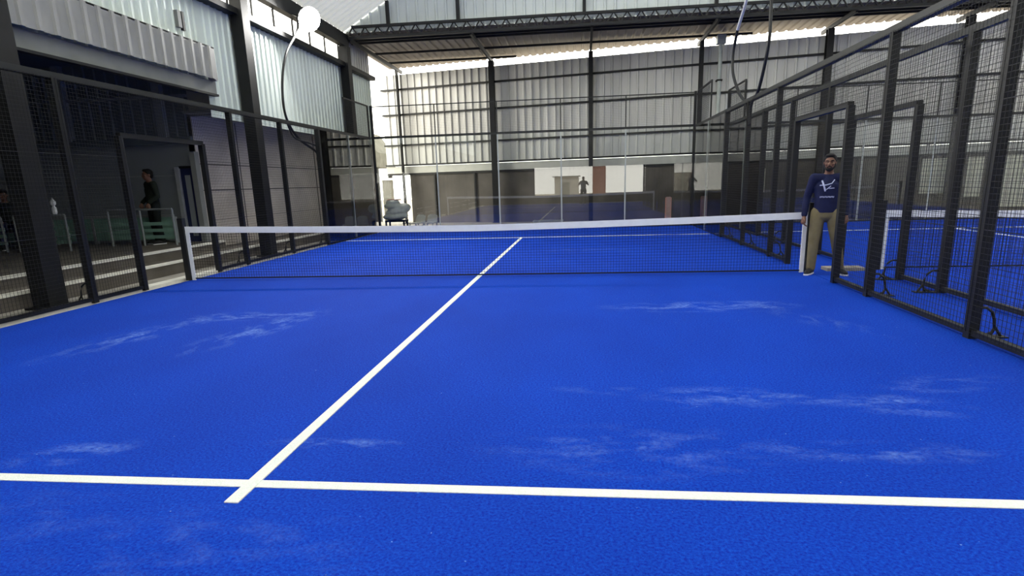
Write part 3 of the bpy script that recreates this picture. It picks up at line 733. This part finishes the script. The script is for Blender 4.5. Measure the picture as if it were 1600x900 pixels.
def person(loc, rot, label, P_, shirt, trousers, sleeve='long', beard=False, marks=False, vox=.009, shoes=True):
    """P_: joints neck, head, sh(L,R), el, wr, hd, hip, kn, an, toe - in metres, facing -Y"""
    b = MB()
    hips = P_['pelvis']; ch = P_['chest']; nk = P_['neck']
    F, R_ = head(b, P_['head'], P_.get('yaw', 0), P_.get('nod', 0))
    b.limb([nk - Vector((0, 0, .05)), P_['head'] + Vector((0, .015, -.07))], [.06, .054])
    b.limb([hips, hips * .5 + ch * .5, ch, nk - Vector((0, 0, .05))], [(.155, .105), (.135, .095), (.155, .105), (.09, .07)], 18)
    for i, sd in enumerate((-1, 1)):
        S, E_, W_ = P_['sh'][i], P_['el'][i], P_['wr'][i]
        b.limb([nk - Vector((0, 0, .06)), S, S.lerp(E_, .5), E_, E_.lerp(W_, .3), W_], [.06, .056, .048, .04, .04, .026])
        hand(b, W_, P_['hd'][i], P_.get('thumb', (1, 1))[i], P_['pn'][i], P_.get('curl', .5))
        H, K, A, T = P_['hip'][i], P_['kn'][i], P_['an'][i], P_['toe'][i]
        b.limb([hips, H, H.lerp(K, .5), K, K.lerp(A, .3), A], [.1, .088, .074, .056, .056, .038])
        b.limb([A, A.lerp(T, .4) - Vector((0, 0, .03)), T], [.036, .036, .026])
    body = remeshed(b, 'person', M['skin'], None, vox, 3, rot, loc)
    tag(body, label, 'person')
    # shirt
    q = MB()
    low = hips + Vector((0, 0, -.02))
    q.limb([low, hips * .6 + ch * .4, ch, nk - Vector((0, 0, .055))], [(.172, .125), (.162, .118), (.178, .125), (.085, .075)], 20)
    for i in range(2):
        S, E_, W_ = P_['sh'][i], P_['el'][i], P_['wr'][i]
        if sleeve == 'long': q.limb([nk - Vector((0, 0, .075)), S, S.lerp(E_, .5), E_, E_.lerp(W_, .9)], [.066, .071, .062, .053, .043])
        else: q.limb([nk - Vector((0, 0, .075)), S, S.lerp(E_, .75)], [.066, .071, .064])
    sh_ = remeshed(q, 'shirt', shirt, body, .01, 5)
    q = MB()
    q.limb([hips + Vector((0, 0, .03)), hips - Vector((0, 0, .06))], [(.168, .12), (.168, .122)], 20)
    for i in range(2):
        H, K, A = P_['hip'][i], P_['kn'][i], P_['an'][i]
        q.limb([hips, H, H.lerp(K, .5), K, A + (K - A).normalized() * .01], [.11, .104, .092, .076, .064])
    remeshed(q, 'trousers', trousers, body, .01, 4)
    for i in range(2):
        A, T = P_['an'][i], P_['toe'][i]; d = (T - A); d.z = 0; d.normalize(); fl_ = min(A.z, T.z) - .05 if 0 else 0
        base = Vector((A.x, A.y, A.z - .085))
        q = MB(); q.limb([base + Vector((0, 0, .075)) - d * .02, base + Vector((0, 0, .05)) - d * .03], [.05, .046]); q.limb([base + Vector((0, 0, .05)) - d * .03, base + d * .1 + Vector((0, 0, .045)), base + d * .19 + Vector((0, 0, .035))], [.045, .045, .035])
        shoe = remeshed(q, 'shoe', M['shoe'], body, .009, 3)
        q = MB(); q.limb([base - d * .035 + Vector((0, 0, .012)), base + d * .1 + Vector((0, 0, .012)), base + d * .195 + Vector((0, 0, .012))], [.044, .046, .036]); 
        q.v = [(x, y, max(base.z, min(base.z + .022, z))) for x, y, z in q.v]
        so = q.build('sole', M['sole'], shoe)
    # hair, eyes, beard
    q = MB(); q.ell(F(0, .024, .05), (.086, .098, .084), R_, 22, 14); q.ell(F(0, -.035, .098), (.066, .05, .03), R_); q.ell(F(0, .06, 0), (.074, .056, .085), R_)
    for sx_ in (-1, 1): q.ell(F(sx_ * .072, .01, .035), (.014, .03, .04), R_)
    remeshed(q, 'hair', M['hair'], body, .009, 3)
    for sx_ in (-1, 1):
        e = MB().ell(F(sx_ * .031, -.079, .004), (.0095, .006, .0048), R_, 12, 8).build('eye', M['eye'], body, True)
        MB().ell(F(sx_ * .031, -.0835, .004), (.0048, .003, .0044), R_, 10, 6).build('iris', M['hair'], e, True)
        MB().limb([F(sx_ * .014, -.092, .026), F(sx_ * .034, -.093, .031), F(sx_ * .052, -.078, .026)], [.005, .006, .004], 6).build('eyebrow', M['hair'], body, True)
    if beard:
        q = MB(); q.ell(F(0, -.052, -.09), (.046, .042, .034), R_)
        for sx_ in (-1, 1): q.limb([F(sx_ * .068, -.008, -.02), F(sx_ * .06, -.028, -.06), F(sx_ * .03, -.06, -.09)], [.012, .017, .022], 10)
        q.limb([F(-.03, -.088, -.06), F(0, -.1, -.044), F(.03, -.088, -.06)], [.008, .009, .008], 8)
        remeshed(q, 'beard', M['hair'], body, .007, 2)
    if marks:
        # pale print on the chest: a tick with a cross stroke, and a row of small letters under it; strokes follow the cloth
        sh_me = sh_.data
        from mathutils.bvhtree import BVHTree
        bv = BVHTree.FromPolygons([v.co for v in sh_me.vertices], [p.vertices for p in sh_me.polygons])
        def on(x, z):
            hit = bv.ray_cast(Vector((x, -.6, z)), Vector((0, 1, 0)))
            return (hit[0] + Vector((0, -.004, 0))) if hit[0] is not None else Vector((x, -.14, z))
        def stroke(mb, pts, w):
            out = []
            for (a, b_) in zip(pts[:-1], pts[1:]):
                for k in range(5):
                    t = k / 5; out.append(on(a[0] + (b_[0] - a[0]) * t, a[1] + (b_[1] - a[1]) * t))
            out.append(on(*pts[-1])); mb.tube(out, w, 6)
        q = MB()
        stroke(q, [(-.085, 1.365), (-.06, 1.30), (-.035, 1.215)], .012)
        stroke(q, [(-.11, 1.30), (-.03, 1.305), (.04, 1.325), (.075, 1.375)], .008)
        stroke(q, [(-.035, 1.235), (.0, 1.26), (.03, 1.29)], .006)
        stroke(q, [(.01, 1.255), (.075, 1.26)], .006)
        q.build('chest_emblem', M['logo'], sh_, True)['label'] = 'pale tick-shaped emblem'
        q = MB(); x = -.1
        for k in range(9):
            stroke(q, [(x, 1.125), (x + .003, 1.148)], .0035); stroke(q, [(x, 1.146 if k % 2 else 1.127), (x + .012, 1.146 if k % 2 else 1.127)], .0032); stroke(q, [(x + .012, 1.127), (x + .013, 1.147)], .003); x += .021
        q.build('chest_lettering', M['logo'], sh_, True)['label'] = 'short line of small pale letters'
    return body
V = Vector
def standing(**kw):
    p = dict(pelvis=V((0, 0, .95)), chest=V((0, .0, 1.27)), neck=V((0, .015, 1.47)), head=V((0, -.01, 1.615)),
             sh=[V((-.185, 0, 1.405)), V((.185, 0, 1.405))], el=[V((-.25, .02, 1.12)), V((.25, .02, 1.12))], wr=[V((-.27, -.04, .87)), V((.27, -.04, .87))],
             hd=[V((-.05, -.1, -1)), V((.05, -.1, -1))], pn=[V((1, 0, 0)), V((-1, 0, 0))],
             hip=[V((-.095, 0, .90)), V((.095, 0, .90))], kn=[V((-.11, -.02, .49)), V((.12, -.02, .49))], an=[V((-.11, .02, .085)), V((.14, .02, .085))],
             toe=[V((-.13, -.15, .03)), V((.18, -.15, .03))], thumb=(1, -1))
    p.update(kw); return p
man = person((5.23, -.2, 0.0), -.30, 'bearded man in navy printed shirt and khaki trousers standing in the fence gate',
             standing(yaw=-.1, wr=[V((-.285, -.06, .86)), V((.27, .02, .87))], el=[V((-.265, .03, 1.13)), V((.255, .06, 1.12))],
                      hip=[V((-.10, 0, .9)), V((.10, 0, .9))], kn=[V((-.13, -.03, .48)), V((.17, -.02, .49))], an=[V((-.14, .0, .085)), V((.25, .05, .085))], toe=[V((-.19, -.15, .03)), V((.31, -.1, .03))]),
             M['navy'], M['khaki'], 'long', True, True, .007)
person((-7.75, 3.0, .37), -.6, 'person in dark olive clothes standing by the recess doorway',
       standing(pelvis=V((0, 0, .9)), head=V((0, -.03, 1.5)), neck=V((0, 0, 1.36)), chest=V((0, .0, 1.18)), sh=[V((-.18, 0, 1.3)), V((.18, 0, 1.3))], el=[V((-.26, .02, 1.04)), V((.26, .02, 1.04))],
                wr=[V((-.2, -.16, .9)), V((.2, -.16, .9))], hip=[V((-.095, 0, .86)), V((.095, 0, .86))], kn=[V((-.11, -.02, .47)), V((.12, -.02, .47))]), M['olive'], M['darkcloth'], 'long', vox=.012)
seat = dict(pelvis=V((0, 0, .52)), chest=V((0, -.03, .82)), neck=V((0, -.05, 1.02)), head=V((0, -.08, 1.16)), nod=.25,
            sh=[V((-.18, -.04, .96)), V((.18, -.04, .96))], el=[V((-.24, -.12, .70)), V((.24, -.12, .70))], wr=[V((-.14, -.34, .60)), V((.14, -.34, .60))],
            hd=[V((.2, -1, -.1)), V((-.2, -1, -.1))], pn=[V((0, 0, -1)), V((0, 0, -1))],
            hip=[V((-.1, -.02, .50)), V((.1, -.02, .50))], kn=[V((-.13, -.44, .50)), V((.13, -.44, .50))], an=[V((-.13, -.42, .085)), V((.13, -.42, .085))],
            toe=[V((-.15, -.6, .03)), V((.15, -.6, .03))], thumb=(1, -1))
person((-10.9, 2.55, .37), .75, 'person in dark clothes sitting on a bench behind the railing', seat, M['darkcloth'], M['navy'], 'long', vox=.012)
bn_ = thing('bench', (-10.9, 2.62, .37), 'low dark bench under the seated person in the recess', 'bench')
MB().box(-11.5, -10.3, 2.45, 2.85, .73, .78).build('seat', M['darkmet'], bn_)
for x in (-11.4, -10.45): MB().box(x, x + .06, 2.5, 2.8, .37, .73).build('leg', M['darkmet'], bn_)
# the photographer, mirrored in the glass
ph = standing(el=[V((-.30, -.16, 1.22)), V((.30, -.16, 1.22))], wr=[V((-.12, -.36, 1.44)), V((.12, -.36, 1.44))], hd=[V((.5, -.3, .3)), V((-.5, -.3, .3))],
              pn=[V((.3, -1, 0)), V((-.3, -1, 0))])
person((1.697, -10.08, 0), PI, 'person in a pale shirt holding up a phone, mirrored in the glass back wall', ph, M['fascia'], M['darkcloth'], 'short', vox=.012)
pn_ = thing('phone', (1.697, -9.64, 1.46), 'dark phone held up by the person mirrored in the glass', 'phone')
MB().box(1.625, 1.775, -9.645, -9.637, 1.41, 1.485).build('body', M['phone'], pn_)
MB().box(1.63, 1.77, -9.647, -9.645, 1.415, 1.48).build('screen', M['darkwall'], pn_)

# ------------------------------------------------------------------ light
W = bpy.data.worlds.new('sky'); bpy.context.scene.world = W; W.use_nodes = True
bg = W.node_tree.nodes['Background']; bg.inputs[0].default_value = (1.0, .97, .88, 1); bg.inputs[1].default_value = 5.0
def area(name, loc, target, w, h, power, col=(1, .98, .94)):
    l = bpy.data.lights.new(name, 'AREA'); l.shape = 'RECTANGLE'; l.size = w; l.size_y = h; l.energy = power; l.color = col
    o = bpy.data.objects.new(name, l); COL.objects.link(o); o.location = loc
    o.rotation_euler = (Vector(target) - Vector(loc)).to_track_quat('-Z', 'Y').to_euler(); return o
area('floodlight_beam', cpos + aim * .08, cpos + aim * 5, .45, .45, 420)

sl = bpy.data.lights.new('low_sun', 'SUN'); sl.energy = 7; sl.angle = math.radians(28); sl.color = (1, .95, .82)
so_ = bpy.data.objects.new('low_sun', sl); COL.objects.link(so_); so_.rotation_euler = Vector((.95, .22, -.17)).to_track_quat('-Z', 'Y').to_euler()

# ------------------------------------------------------------------ camera
yaw, pitch, roll, f = -.1144, -.2325, -.0301, 938.781
fw = Vector((math.sin(yaw) * math.cos(pitch), math.cos(yaw) * math.cos(pitch), math.sin(pitch)))
r = fw.cross(Vector((0, 0, 1))).normalized(); u = r.cross(fw)
c, s = math.cos(roll), math.sin(roll)
r2 = r * c + u * s; u2 = u * c - r * s
cam = bpy.data.cameras.new('camera'); co = bpy.data.objects.new('camera', cam); COL.objects.link(co)
m4 = Matrix((r2, u2, -fw)).transposed().to_4x4(); m4.translation = (1.6966, -9.5978, 1.4633); co.matrix_world = m4
cam.sensor_width = 36; cam.lens = f / 1600 * 36; cam.shift_x = -7.44 / 1600; cam.shift_y = 58.34 / 1600
cam.clip_start = .02; cam.clip_end = 300
sc = bpy.context.scene; sc.camera = co
sc.view_settings.view_transform = 'Standard'; sc.view_settings.look = 'None'; sc.view_settings.gamma = 1; sc.view_settings.use_curve_mapping = False
sc.view_settings.exposure = 0.0
sc.cycles.max_bounces = 8; sc.cycles.transparent_max_bounces = 16
